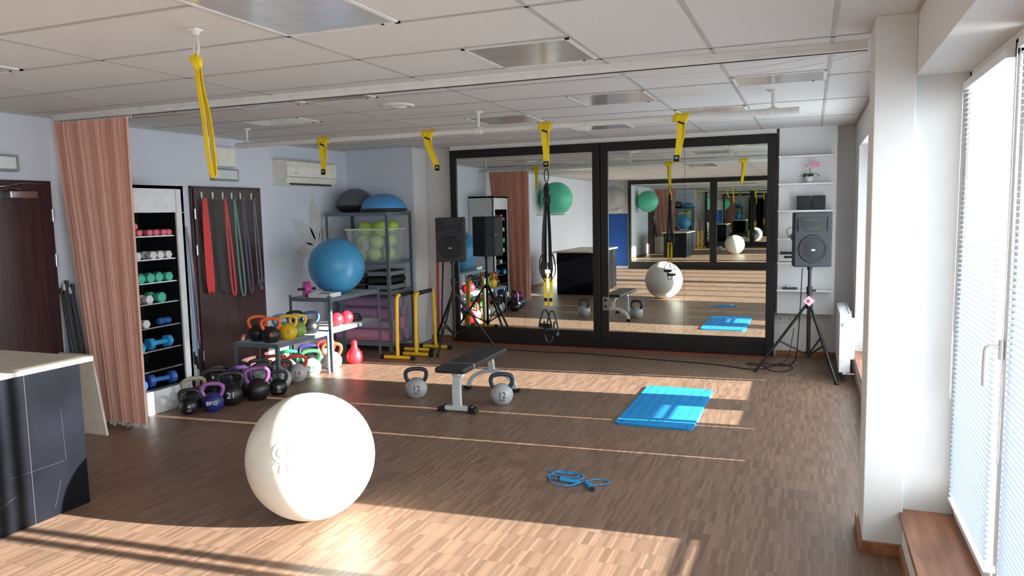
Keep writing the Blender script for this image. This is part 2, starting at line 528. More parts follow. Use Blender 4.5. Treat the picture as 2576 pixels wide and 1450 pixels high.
# emergency boxes ------------------------------------------------------------------
b = B('junction_box'); b.b2(XL, XL+0.07, 6.13, 6.42, 2.20, 2.40, PVC, 0.008); b.b2(XL+0.07, XL+0.074, 6.15, 6.40, 2.22, 2.38, AC, 0.002); b.obj()
EM = M('emergency_lens', (215, 222, 225), 0.3)
for yc in (6.28, 3.88):
    b = B('emergency_light')
    b.b2(XL, XL+0.06, yc-0.18, yc+0.18, 2.055, 2.18, M('emergency_frame', (140, 145, 140), 0.5), 0.006)
    b.b2(XL+0.06, XL+0.066, yc-0.155, yc+0.155, 2.075, 2.165, EM, 0.003)
    b.obj()
b = B('alarm_box'); b.b2(XL, XL+0.06, 3.65, 3.86, 2.26, 2.42, PVC, 0.006); b.obj()
b = B('light_switch')
for yy in (7.02, 7.13): b.b2(XL, XL+0.012, yy-0.04, yy+0.04, 1.12, 1.20, PVC, 0.004); b.b2(XL+0.012, XL+0.017, yy-0.025, yy+0.025, 1.135, 1.185, TRACK, 0.002)
b.obj()

b = B('wall_leaf_decal')
DEC = M('decal_grey', (200, 200, 199), 0.7)
def leaf(c, L_, w, a):
    pts = []
    for i in range(13):
        t = i/12; pts.append((t*L_, w*math.sin(math.pi*t**0.8)))
    for i in range(11, 0, -1):
        t = i/12; pts.append((t*L_, -w*math.sin(math.pi*t**0.8)))
    ca, sa = math.cos(a), math.sin(a)
    b.prism([(XL+0.0005, c[0]+u*ca-v*sa, c[1]+u*sa+v*ca) for u, v in pts], (0.0015, 0, 0), DEC)
leaf((7.85, 1.35), 0.60, 0.12, math.pi/2+0.1)
leaf((7.83, 1.33), 0.55, 0.11, math.pi/2+0.95)
leaf((7.88, 1.33), 0.50, 0.11, math.pi/2-0.9)
leaf((7.82, 1.28), 0.42, 0.09, math.pi+0.1)
leaf((7.85, 1.20), 0.50, 0.03, -math.pi/2)
b.obj()

# counter ---------------------------------------------------------------------------
b = B('reception_counter')
LAM = M('black_laminate', (11, 12, 18), 0.3, var=0.5, vs=2.5, spec=0.2)
TOPM = M('counter_top_beige', (208, 198, 184), 0.4)
b.b2(-4.75, -3.97, 1.3, 3.12, 0.0, 0.845, LAM)
for yy in (2.78, 2.42, 2.06, 1.70): b.b2(-3.9705, -3.9685, yy-0.001, yy+0.001, 0, 0.845, M('seam_grey', (60, 62, 70), 0.5))
SCR = M('scratch', (50, 53, 62), 0.5)
for (ya, za, yb_, zb_) in ((2.66, 0.30, 2.98, 0.30), (2.5, 0.12, 2.7, 0.2), (2.9, 0.05, 2.95, 0.2), (2.98, 0.6, 2.99, 0.3), (2.15, 0.5, 2.3, 0.55)):
    b.cyl((-3.9697, ya, za), (-3.9697, yb_, zb_), 0.0008, SCR, seg=4)
b.b2(-4.80, -3.94, 1.27, 3.19, 0.845, 0.872, TOPM, 0.004)
b.obj()
b = B('leaning_board')
b.prism([(-5.62, 4.18, 0), (-5.08, 4.18, 0), (-5.26, 4.24, 0.62), (-5.62, 4.24, 0.62)], (0, 0.018, 0), TOPM)
b.obj()
b = B('walking_poles')
for i in range(5):
    b.cyl((XL+0.14+0.02*i, 4.36+0.018*i, 0.0), (XL+0.03+0.012*i, 4.35+0.016*i, 1.08+0.03*(i % 3)), 0.009, BLACKM, seg=8)
    b.cyl((XL+0.03+0.012*i, 4.35+0.016*i, 1.08+0.03*(i % 3)), (XL+0.026+0.012*i, 4.35+0.016*i, 1.13+0.03*(i % 3)), 0.014, LABEL if i % 2 else BLACKM, seg=8)
b.obj()

# dumbbell cabinet -------------------------------------------------------------------
CABW = M('cabinet_white', (228, 228, 230), 0.35)
CABK = M('cabinet_black_lining', (15, 15, 18), 0.45)
b = B('dumbbell_cabinet')
cx0, cx1, cy0, cy1, cz1 = XL+0.01, -5.22, 4.52, 5.25, 1.965
b.b2(cx0, cx1, cy0, cy0+0.03, 0, cz1, CABW); b.b2(cx0, cx1, cy1-0.03, cy1, 0, cz1, CABW)
b.b2(cx0, cx1, cy0, cy1, cz1-0.03, cz1, CABW)
b.b2(cx0, cx0+0.02, cy0+0.03, cy1-0.03, 0, cz1-0.03, CABK)
b.b2(cx1-0.02, cx1, cy0, cy1, 1.73, cz1, CABW, 0.002)
b.b2(cx1-0.02, cx1, cy0, cy1, 0, 0.20, CABW, 0.002)
b.b2(cx1-0.02, cx1, cy1-0.09, cy1, 0.2, 1.73, CABW, 0.002)
b.b2(cx1-0.02, cx1, cy0, cy0+0.05, 0.2, 1.73, CABW, 0.002)
b.b2(cx0+0.02, cx1-0.02, cy1-0.095, cy1-0.09, 0.2, 1.73, CABK)
b.b2(cx0+0.02, cx1-0.02, cy0+0.05, cy0+0.055, 0.2, 1.73, CABK)
b.b2(cx1-0.001, cx1+0.001, cy1-0.092, cy1-0.089, 1.73, cz1, BLACKP)
SH = [1.53, 1.33, 1.13, 0.95, 0.745, 0.545, 0.37, 0.21]
for z in SH:
    b.b2(cx0+0.02, cx1-0.03, cy0+0.055, cy1-0.095, z-0.012, z, CABK)
    b.b2(cx1-0.032, cx1-0.028, cy0+0.055, cy1-0.095, z-0.006, z+0.002, CHROME)
b.b2(cx0+0.02, cx0+0.03, 4.93, 4.96, 0.2, 1.73, CHROME)
for i in range(38): b.b2(cx0+0.03, cx0+0.031, 4.94, 4.95, 0.24+0.039*i, 0.255+0.039*i, CABK)
b.obj()
def dumbbell(loc, col, name, hexa=False, r=0.032, ln=0.14, rz=0.0):
    b = B('dumbbell')
    m = M('vinyl_'+name, col, 0.45)
    for sgn in (-1, 1):
        x0 = sgn*(ln/2-0.045); x1 = sgn*ln/2
        if hexa:
            b.cyl((x0, 0, r*0.87), (x1, 0, r*0.87), r, m, seg=6)
            b.cyl((x1, 0, r*0.87), (x1+sgn*0.006, 0, r*0.87), r, m, r2=r*0.8, seg=6)
        else:
            b.cyl((x0, 0, r), (x1, 0, r), r, m, seg=20)
            b.cyl((x1, 0, r), (x1+sgn*0.008, 0, r), r, m, r2=r*0.7, seg=20)
            b.cyl((x0, 0, r), (x0-sgn*0.01, 0, r), r, m, r2=r*0.6, seg=20)
    b.cyl((-ln/2, 0, r*(0.87 if hexa else 1)), (ln/2, 0, r*(0.87 if hexa else 1)), r*0.42, CHROME if hexa and name == 'wht' else m)
    b.obj(loc, rz)
P_, W_, G_, LB_, DB_ = (236, 116, 136), (224, 222, 218), (78, 190, 160), (56, 160, 215), (52, 96, 170)
dx = -5.335
for y in (4.64, 4.71, 4.79, 4.90, 4.97, 5.05, 5.11): dumbbell((dx, y, SH[0]), P_, 'pnk', r=0.028)
dumbbell((dx, 4.75, SH[0]+0.056), P_, 'pnk', r=0.028)
for y in (4.66, 4.76, 4.92, 5.0, 5.09): dumbbell((dx, y, SH[1]), W_, 'wht', True, r=0.038)
for y in (4.68, 4.77, 4.87, 4.96, 5.07): dumbbell((dx, y, SH[2]), G_, 'grn', r=0.04, ln=0.16)
dumbbell((dx, 4.67, SH[3]), W_, 'wht', True, r=0.042); dumbbell((dx, 4.85, SH[3]), W_, 'wht', True, r=0.042); dumbbell((dx, 4.97, SH[3]), G_, 'grn', r=0.045, ln=0.17)
dumbbell((dx, 4.80, SH[4]), W_, 'wht', True, r=0.04); dumbbell((dx, 5.05, SH[4]), DB_, 'dbl', r=0.03, ln=0.12, rz=math.pi/2)
dumbbell((dx, 4.70, SH[5]), LB_, 'lbl', True, r=0.05, ln=0.2); dumbbell((dx, 4.98, SH[5]), LB_, 'lbl', True, r=0.055, ln=0.24, rz=math.pi/2)
dumbbell((dx, 4.98, SH[7]), DB_, 'dbl', r=0.055, ln=0.25, rz=math.pi/2-0.2)
dumbbell((dx-0.02, 4.70, SH[7]), DB_, 'dbl', r=0.05, ln=0.22)

# bands on door 2 -------------------------------------------------------------------
def band(y, col, nm, w, zb, lean, sep, rot=0.0):
    b = B('resistance_band')
    m = M('band_'+nm, col, 0.5)
    x = XL+0.085
    zt = 1.865
    ctrl = [(x, y-0.004, zt), (x, y-sep*0.4+lean*0.4, zt-0.4), (x, y-sep/2+lean*0.9, zb+0.12), (x, y+lean-sep*0.3, zb), (x, y+lean+sep*0.3, zb), (x, y+sep/2+lean*0.9, zb+0.12), (x, y+sep*0.4+lean*0.4, zt-0.4), (x, y+0.004, zt)]
    pts = smoothpts(ctrl, 3, closed=True)
    b.ribbon(pts, w, 0.005, (math.cos(rot), math.sin(rot), 0), m, closed=True)
    b.box((XL+0.05, y, 1.90), (0.008, 0.02, 0.07), TRACK, 0.002)
    b.tube([(XL+0.05, y, 1.875), (XL+0.09, y, 1.862), (XL+0.105, y, 1.875)], 0.004, CHROME)
    b.obj()
band(5.92, (212, 44, 40), 'red', 0.046, 0.93, 0.020, 0.06, 1.3)
band(6.07, (26, 24, 30), 'black', 0.026, 0.90, 0.045, 0.04, 0.9)
band(6.21, (196, 56, 54), 'red2', 0.020, 0.86, 0.06, 0.06, 0.9)
band(6.34, (84, 140, 124), 'green', 0.016, 0.84, 0.07, 0.07, 0.9)
band(6.47, (74, 70, 90), 'violet', 0.016, 0.86, 0.065, 0.06, 0.9)
band(6.64, (104, 100, 118), 'grey', 0.012, 0.92, 0.04, 0.06, 0.9)

b = B('resistance_tubes')
cols = [(190, 205, 220), (200, 130, 140), (120, 160, 200), (210, 210, 215), (150, 175, 200), (90, 120, 150)]
for i in range(8):
    y = 5.57+0.018*i
    m = M('tube_%d' % (i % 6), cols[i % 6], 0.4)
    b.tube(smoothpts([(-5.62, y*0.5+5.64*0.5, 1.60), (-5.60+0.01*(i % 3), y, 1.3), (-5.59+0.012*(i % 2), y+0.01*(i % 3), 0.6), (-5.58, y+0.01, 0.30+0.05*(i % 4))]), 0.006, m, seg=6)
b.cyl((XL, 5.64, 1.61), (-5.6, 5.64, 1.61), 0.006, CHROME)
for i in range(4): b.cyl((-5.58, 5.58+0.035*i, 0.33+0.05*(i % 2)), (-5.58, 5.6+0.035*i, 0.20+0.05*(i % 2)), 0.014, RUBBER, seg=10)
b.obj()

# metal racks -------------------------------------------------------------------------
def rack(name, x0, x1, y0, y1, h, levels, board=SHELFB, posts=0.035):
    b = B(name)
    for (x, sx) in ((x0, 1), (x1, -1)):
        for (y, sy) in ((y0, 1), (y1, -1)):
            b.b2(*sorted((x, x+sx*0.003)), *sorted((y, y+sy*posts)), 0, h, GALV)
            b.b2(*sorted((x, x+sx*posts)), *sorted((y, y+sy*0.003)), 0, h, GALV)
            z = 0.05
            while z < h-0.03:
                b.b2(*sorted((x-sx*0.0006, x)), *sorted((y+sy*0.014, y+sy*0.022)), z, z+0.014, BLACKP)
                b.b2(*sorted((x+sx*0.014, x+sx*0.022)), *sorted((y-sy*0.0006, y)), z, z+0.014, BLACKP)
                z += 0.04
    for z in levels:
        for y in (y0+0.004, y1-0.004): b.b2(x0+0.003, x1-0.003, y-0.0015, y+0.0015, z-0.035, z+0.004, GALV)
        for x in (x0+0.004, x1-0.004): b.b2(x-0.0015, x+0.0015, y0+0.003, y1-0.003, z-0.035, z+0.004, GALV)
        b.b2(x0+0.006, x1-0.006, y0+0.006, y1-0.006, z-0.012, z, board)
    return b
rack('kettlebell_rack', -5.28, -4.75, 5.84, 6.68, 0.45, [0.445]).obj()
rack('storage_rack', -5.28, -4.75, 6.72, 7.72, 0.82, [0.79, 0.45]).obj()
rack('storage_shelving', -5.62, -4.735, 7.93, 8.52, 1.71, [1.70, 1.10, 0.735, 0.10]).obj()

# kettlebells ----------------------------------------------------------------------------
def kettlebell(loc, r, body, handle, nm, label=None, lc=(30, 30, 34), yaw=0.0):
    b = B('kettlebell')
    mb = M('kb_body_'+nm, body, 0.38); mh = M('kb_handle_%d_%d_%d' % handle, handle, 0.35)
    prof = [(0.0001, 0.0), (r*0.62, 0.0), (r*0.70, r*0.05)]
    for i in range(1, 17):
        a = -0.78+(math.pi/2+0.78)*i/16.0
        prof.append((max(r*math.cos(a), 1e-4), r*0.80+r*math.sin(a)*0.98))
    b.lathe(prof, mb, seg=28)
    w = r*0.86
    pts = smoothpts([(-w*0.66, 0, r*1.28), (-w*1.08, 0, r*1.75), (-w*1.12, 0, r*2.38), (-w*0.55, 0, r*2.60), (w*0.55, 0, r*2.60), (w*1.12, 0, r*2.38), (w*1.08, 0, r*1.75), (w*0.66, 0, r*1.28)], 3)
    b.tube(pts, r*0.19, mh, seg=10)
    o = b.obj(loc, yaw)
    if label:
        lm = M('kb_letter_%d_%d_%d' % lc, lc, 0.5)
        ls = label.split('\n')
        sz = 0.72 if len(ls[0]) < 3 else 0.55
        text(ls[0], r*sz, o, (0, -r*0.985, r*0.92), (math.pi/2, 0, 0), lm)
        if len(ls) > 1: text(ls[1], r*0.34, o, (0, -r*0.955, r*0.50), (math.pi/2+0.35, 0, 0), lm)
    return o
SIL = (172, 174, 176)
yaw0 = 0.45
kettlebell((-3.35, 6.02, 0), 0.100, SIL, (52, 56, 66), 'silver', label='12\nKG', yaw=yaw0+0.05)
kettlebell((-2.50, 6.02, 0), 0.100, SIL, (44, 50, 72), 'silver', label='12\nKG', yaw=yaw0-0.05)
yw = 0.75
K = (22, 22, 25)
kettlebell((-4.95, 4.90, 0), 0.080, K, (30, 32, 38), 'black', label='4\nKG', lc=(200, 200, 200), yaw=yw)
kettlebell((-4.82, 5.04, 0), 0.092, (38, 44, 108), (150, 92, 160), 'navy', label='8KG', lc=(225, 225, 230), yaw=yw-0.1)
kettlebell((-4.83, 5.27, 0), 0.110, K, (34, 34, 38), 'black', label='21', lc=(200, 200, 200), yaw=yw)
kettlebell((-4.72, 5.49, 0), 0.112, K, (120, 70, 120), 'black', yaw=yw+0.2)
kettlebell((-4.66, 5.71, 0), 0.085, K, (40, 36, 50), 'black', label='8\nKG', lc=(190, 190, 190), yaw=yw)
kettlebell((-5.08, 5.09, 0), 0.100, K, (150, 140, 120), 'black', yaw=yw+0.3)
kettlebell((-5.06, 5.33, 0), 0.110, K, (34, 34, 38), 'black', yaw=yw)
kettlebell((-4.96, 5.545, 0), 0.105, K, (80, 60, 110), 'black', yaw=yw-0.2)
kettlebell((-5.2, 5.56, 0), 0.10, K, (34, 34, 38), 'black', yaw=yw-0.2)
kettlebell((-4.91, 5.79, 0), 0.098, SIL, (50, 50, 56), 'silver', yaw=yw)
kettlebell((-4.86, 6.02, 0), 0.096, SIL, (48, 52, 60), 'silver', label='12\nKG', yaw=yw)
kettlebell((-4.86, 6.26, 0), 0.098, SIL, (206, 76, 60), 'silver', label='14\nKG', lc=(180, 50, 50), yaw=yw-0.1)
kettlebell((-4.88, 6.53, 0), 0.100, SIL, (60, 160, 80), 'silver', label='16\nKG', lc=(60, 120, 70), yaw=yw-0.1)
kettlebell((-4.88, 6.90, 0), 0.105, (190, 190, 190), (206, 76, 50), 'silver2', label='20\nKG', lc=(180, 50, 50), yaw=yw-0.15)
kettlebell((-5.10, 5.97, 0), 0.098, SIL, (50, 56, 60), 'silver', yaw=yw)
kettlebell((-5.10, 6.20, 0), 0.098, SIL, (200, 60, 60), 'silver', yaw=yw)
kettlebell((-5.11, 6.44, 0), 0.100, SIL, (40, 140, 90), 'silver', yaw=yw)
kettlebell((-5.12, 6.80, 0), 0.100, K, (40, 40, 90), 'black', yaw=yw)
kettlebell((-5.10, 7.10, 0), 0.100, SIL, (150, 40, 40), 'silver', yaw=yw)
zt = 0.446
kettlebell((-5.13, 6.02, zt), 0.092, K, (230, 100, 40), 'black', yaw=yw+0.2)
kettlebell((-4.92, 5.96, zt), 0.090, K, (230, 100, 40), 'black', label='6', lc=(226, 96, 40), yaw=yw)
kettlebell((-4.88, 6.17, zt), 0.090, (226, 182, 36), (220, 176, 40), 'yellow', label='6', lc=(80, 70, 40), yaw=yw)
kettlebell((-4.90, 6.36, zt), 0.082, (130, 160, 80), (226, 190, 60), 'olive', yaw=yw)
kettlebell((-5.08, 6.32, zt), 0.082, (80, 170, 210), (80, 160, 210), 'sky', yaw=yw)
kettlebell((-4.88, 6.55, zt), 0.085, K, (60, 90, 130), 'black', yaw=yw-0.2)
kettlebell((-5.08, 6.55, zt), 0.085, K, (34, 34, 38), 'black', yaw=yw-0.2)

b = B('kettlebell')
RED = M('red_vinyl', (230, 40, 54), 0.35)
prof = [(0.0001, 0), (0.06, 0), (0.085, 0.02), (0.095, 0.07), (0.085, 0.12), (0.05, 0.165), (0.033, 0.20), (0.036, 0.235), (0.03, 0.26), (0.0001, 0.268)]
b.lathe(prof, RED, seg=28); b.obj((-4.80, 7.22, 0))

for (x, y) in ((-4.88, 7.02), (-4.87, 7.2)):
    b = B('medicine_ball'); b.sphere((0, 0, 0.075), 0.075, RED); b.tube(arc((0, 0, 0.075), 0.0755, 0, 2*math.pi, 40, (1, 0, 0), (0, 0.3, 0.95))[:-1], 0.001, M('dark_red', (150, 20, 30)), closed=True, seg=4)
    b.obj((x, y, 0.451))
b = B('weight_plate')
for i in range(3): b.cyl((0, 0, 0.001+i*0.026), (0, 0, 0.025+i*0.026), 0.10-0.01*i, RUBBER, seg=32); b.cyl((0, 0, 0.025+i*0.026), (0, 0, 0.0262+i*0.026), 0.02, CHROME)
b.obj((-4.95, 7.45, 0.451))
b = B('storage_bin')
TR = M('white_plastic', (225, 226, 230), 0.4)
for (x0, x1, y0, y1) in ((-0.14, 0.14, -0.11, -0.105), (-0.14, 0.14, 0.105, 0.11), (-0.14, -0.135, -0.11, 0.11), (0.135, 0.14, -0.11, 0.11)): b.b2(x0, x1, y0, y1, 0, 0.05, TR)
b.b2(-0.14, 0.14, -0.11, 0.11, 0, 0.004, TR); b.b2(-0.09, 0.0, -0.06, 0.05, 0.004, 0.04, BLACKP, 0.005)
b.obj((-4.92, 6.87, 0.791))
b = B('exercise_roller_wheel')
PK = M('magenta_plastic', (200, 66, 150), 0.4)
b.cyl((-0.03, 0, 0.085), (0.03, 0, 0.085), 0.085, PK, seg=32); b.cyl((-0.1, 0, 0.085), (0.1, 0, 0.085), 0.014, BLACKP)
b.obj((-5.16, 6.88, 0.791), 0.9)

# exercise balls ----------------------------------------------------------------------------
def mat_ball(name, col, rough, axis='Z'):
    m = M(name, col, rough, var=0.015, vs=3)
    nt = m.node_tree; N, L = nt.nodes, nt.links
    tc = N.new('ShaderNodeTexCoord')
    wv = N.new('ShaderNodeTexWave'); wv.wave_type = 'BANDS'; wv.bands_direction = axis
    wv.inputs['Scale'].default_value = 16
    L.new(tc.outputs['Object'], wv.inputs['Vector'])
    b = N.new('ShaderNodeBump'); b.inputs['Strength'].default_value = 0.035; b.inputs['Distance'].default_value = 0.002
    L.new(wv.outputs['Fac'], b.inputs['Height']); L.new(b.outputs['Normal'], N['Principled BSDF'].inputs['Normal'])
    return m
def gymball(loc, r, mat, rot, mark=None):
    b = B('exercise_ball')
    b.sphere((0, 0, 0), r, mat, seg=96, rings=64)
    b.lathe([(0.0001, 0.002), (0.008, 0.002), (0.011, 0.0)], M('valve_grey', (170, 170, 168), 0.5), (0, 0, r*0.9985), 16)
    if mark:
        for rr in (0.028, 0.055):
            zz = math.sqrt(r*r-rr*rr)
            b.tube([(rr*math.cos(t), -zz, rr*math.sin(t)) for t in [2*math.pi*i/40 for i in range(40)]], 0.0014, mark, closed=True, seg=5)
        for k in range(3):
            a = 0.9+k*0.5
            b.tube([(q*math.cos(a), -math.sqrt(r*r-q*q), -q*math.sin(a)) for q in (0.06, 0.075, 0.09, 0.105)], 0.0014, mark, seg=5)
    return b.obj(loc, rot=rot)
WB = mat_ball('pearl_white_vinyl', (226, 223, 213), 0.35)
gymball((-2.555, 3.376, 0.348), 0.348, WB, (-0.38, 0.25, 0.10), M('pearl_mark', (200, 195, 182), 0.4))
gymball((-4.99, 7.22, 0.793+0.315), 0.315, mat_ball('blue_vinyl', (70, 152, 202), 0.35), (0.5, 1.2, 0.6))
gymball((-5.32, 1.35, 1.96), 0.37, mat_ball('green_vinyl', (90, 200, 168), 0.4), (0.2, 0.4, 0))
gymball((-5.22, -3.5, 2.0), 0.35, mat_ball('grey_vinyl', (150, 150, 146), 0.4), (0.2, 0.4, 0))
for (x, y, z) in ((XL+0.19, 1.35, 1.58), (-5.36, YR+0.22, 1.64)):
    b = B('wall_ball_bracket')
    if y > 0:
        b.tube([(XL, y-0.25, z+0.02), (XL+0.5, y-0.25, z+0.02), (XL+0.5, y+0.25, z+0.02), (XL, y+0.25, z+0.02)], 0.012, TRACK)
        b.b2(XL, XL+0.006, y-0.28, y+0.28, z, z+0.04, TRACK)
    else:
        b.tube([(-5.45, YR, z+0.02), (-5.45, YR+0.55, z+0.02), (-5.0, YR+0.55, z+0.02), (-5.0, YR, z+0.02)], 0.012, TRACK)
        b.b2(-5.5, -4.95, YR, YR+0.006, z, z+0.04, TRACK)
    b.obj()
BLUEM = M('blue_foam', (0, 136, 204), 0.75, bump=0.15, bs=120)
b = B('hanging_exercise_mat'); b.box((-5.2, YR+0.012, 0.82), (0.6, 0.02, 1.5), M('navy_foam', (28, 80, 156), 0.8), 0.008); b.obj()

b = B('balance_dome')
b.lathe([(0.0001, 0), (0.285, 0), (0.295, 0.012), (0.295, 0.03), (0.285, 0.038), (0.27, 0.04)], BLACKP, seg=48)
b.sphere((0, 0, 0.035), 0.275, M('bosu_blue', (74, 148, 206), 0.45), seg=48, zmin=0.0, sc=(1, 1, 0.68))
b.obj((-4.93, 8.18, 1.712))
b = B('balance_dome')
b.lathe([(0.0001, 0), (0.15, 0), (0.2, 0.02), (0.245, 0.06), (0.25, 0.08), (0.24, 0.09)], BLACKP, seg=48)
b.sphere((0, 0, 0.08), 0.24, M('bosu_grey', (92, 96, 104), 0.5), seg=48, zmin=0.0, sc=(1, 1, 0.92))
b.obj((-5.40, 8.29, 1.712))

# clear bin with balls
b = B('clear_storage_bin')
CLR = M('clear_plastic', (225, 235, 225), 0.2, alpha=0.30)
w0, w1, hh = 0.25, 0.29, 0.40
d0, d1 = 0.18, 0.21
def quad(p): b.add(p, [[0, 1, 2, 3]], CLR)
quad([(-w0, -d0, 0), (w0, -d0, 0), (w1, -d1, hh), (-w1, -d1, hh)]); quad([(-w0, d0, 0), (w0, d0, 0), (w1, d1, hh), (-w1, d1, hh)])
quad([(-w0, -d0, 0), (-w0, d0, 0), (-w1, d1, hh), (-w1, -d1, hh)]); quad([(w0, -d0, 0), (w0, d0, 0), (w1, d1, hh), (w1, -d1, hh)])
quad([(-w0, -d0, 0), (w0, -d0, 0), (w0, d0, 0), (-w0, d0, 0)])
rim = M('clear_rim', (225, 230, 225), 0.3)
for s_ in (-1, 1):
    b.b2(-w1-0.015, w1+0.015, s_*d1-0.01, s_*d1+0.01, hh-0.012, hh+0.004, rim); b.b2(s_*w1-0.01, s_*w1+0.01, -d1, d1, hh-0.012, hh+0.004, rim)
b.box((-0.02, -0.205, 0.20), (0.09, 0.002, 0.12), LABEL)
LG = M('lime_vinyl', (198, 226, 96), 0.4)
GG = M('pale_green_vinyl', (200, 218, 150), 0.4)
for (x, y, z, rr) in ((-0.15, -0.08, 0.09, 0.085), (0.03, -0.08, 0.09, 0.085), (0.15, 0.05, 0.09, 0.085), (-0.05, 0.08, 0.09, 0.085), (-0.13, -0.07, 0.24, 0.085), (0.06, -0.07, 0.24, 0.085), (0.17, 0.06, 0.25, 0.085), (-0.04, 0.08, 0.25, 0.085), (-0.14, 0.0, 0.40, 0.09), (0.13, -0.05, 0.40, 0.095), (0.0, 0.07, 0.40, 0.085), (0.19, 0.1, 0.42, 0.08)):
    b.sphere((x, y, z), rr, LG if z > 0.3 else GG, seg=20, rings=12)
b.obj((-5.06, 8.18, 1.102))

STG = M('step_grey', (120, 126, 132), 0.6)
b = B('aerobic_step')
for i in range(3):
    z = i*0.085
    b.box((0, 0, z+0.045), (0.32, 0.4, 0.055), STG if i != 1 else BLACKP, 0.012)
    b.box((0, 0, z+0.075), (0.30, 0.38, 0.012), RUBBER, 0.004)
    for sx in (-0.12, 0.12):
        for sy in (-0.15, 0.15): b.box((sx, sy, z+0.012), (0.06, 0.06, 0.024), BLACKP, 0.003)
b.obj((-4.93, 8.2, 0.737))
b = B('aerobic_step')
for i in range(2):
    z = i*0.095
    b.box((0, 0, z+0.045), (0.40, 0.42, 0.06), BLACKP, 0.012); b.box((0, 0, z+0.078), (0.38, 0.40, 0.012), STG, 0.004)
    for sx in (-0.15, 0.15):
        for sy in (-0.15, 0.15): b.box((sx, sy, z+0.012), (0.06, 0.06, 0.024), BLACKP, 0.003)
b.obj((-5.33, 8.2, 0.737))

# rolled mats
def roll(x0, x1, y, z, r, mat):
    b = B('rolled_exercise_mat')
    b.cyl((x0, 0, 0), (x1, 0, 0), r, mat, seg=28)
    sp = []
    for i in range(90):
        a = i/90*2*math.pi*4.2; rr = r*(0.15+0.8*i/90)
        sp.append((x1+0.0005, rr*math.cos(a), rr*math.sin(a)))
    b.tube(sp, 0.0013, M('roll_gap', (70, 50, 66), 0.8), seg=4)
    b.obj((0, y, z))
MU = M('mauve_foam', (146, 118, 150), 0.8); PI = M('pink_foam', (202, 140, 166), 0.8); GY = M('greylilac_foam', (168, 152, 176), 0.8)
z0 = 0.101
r_ = 0.078
for k, y in enumerate((8.03, 8.19, 8.35)): roll(-5.55, -4.78+0.02*k, y, z0+r_, r_, (PI, MU, GY)[k])
for k, y in enumerate((8.11, 8.27)): roll(-5.55, -4.77, y, z0+r_+0.136, r_, (GY, PI)[k])
for k, y in enumerate((8.03, 8.19, 8.35)): roll(-5.50, -4.77, y, z0+r_+0.272, r_, (MU, MU, GY)[k])
for k, y in enumerate((8.11, 8.27)): roll(-5.55, -4.80, y, z0+r_+0.408, r_, (MU, GY)[k])

def eqbar(loc, rz):
    b = B('parallette_bar')
    L2, H = 0.24, 0.74
    pts = smoothpts([(0, -L2-0.02, 0.03), (0, -L2, H-0.10), (0, -L2+0.015, H), (0, -L2+0.10, H), (0, L2-0.10, H), (0, L2-0.015, H), (0, L2, H-0.10), (0, L2+0.02, 0.03)], 2)
    b.tube(pts, 0.021, YELLOWP, seg=12)
    b.cyl((0, -L2+0.07, H), (0, L2-0.07, H), 0.025, RUBBER)
    for s_ in (-1, 1):
        y = s_*(L2+0.02)
        b.cyl((-0.19, y, 0.024), (0.19, y, 0.024), 0.022, YELLOWP)
        for q in (-1, 1): b.cyl((q*0.17, y, 0.026), (q*0.215, y, 0.026), 0.026, RUBBER)
    b.obj(loc, rz)
eqbar((-4.44, 7.80, 0), 0.05)
eqbar((-4.32, 8.04, 0), 0.02)

b = B('weighted_bars')
b.cyl((-4.50, 8.72, 0.0), (-4.58, 8.92, 1.24), 0.013, RUBBER); b.cyl((-4.51, 8.745, 0.15), (-4.573, 8.902, 1.13), 0.016, M('red_foam', (190, 30, 40), 0.5))
b.cyl((-4.45, 8.70, 0.0), (-4.50, 8.92, 1.10), 0.010, RUBBER)
b.obj()

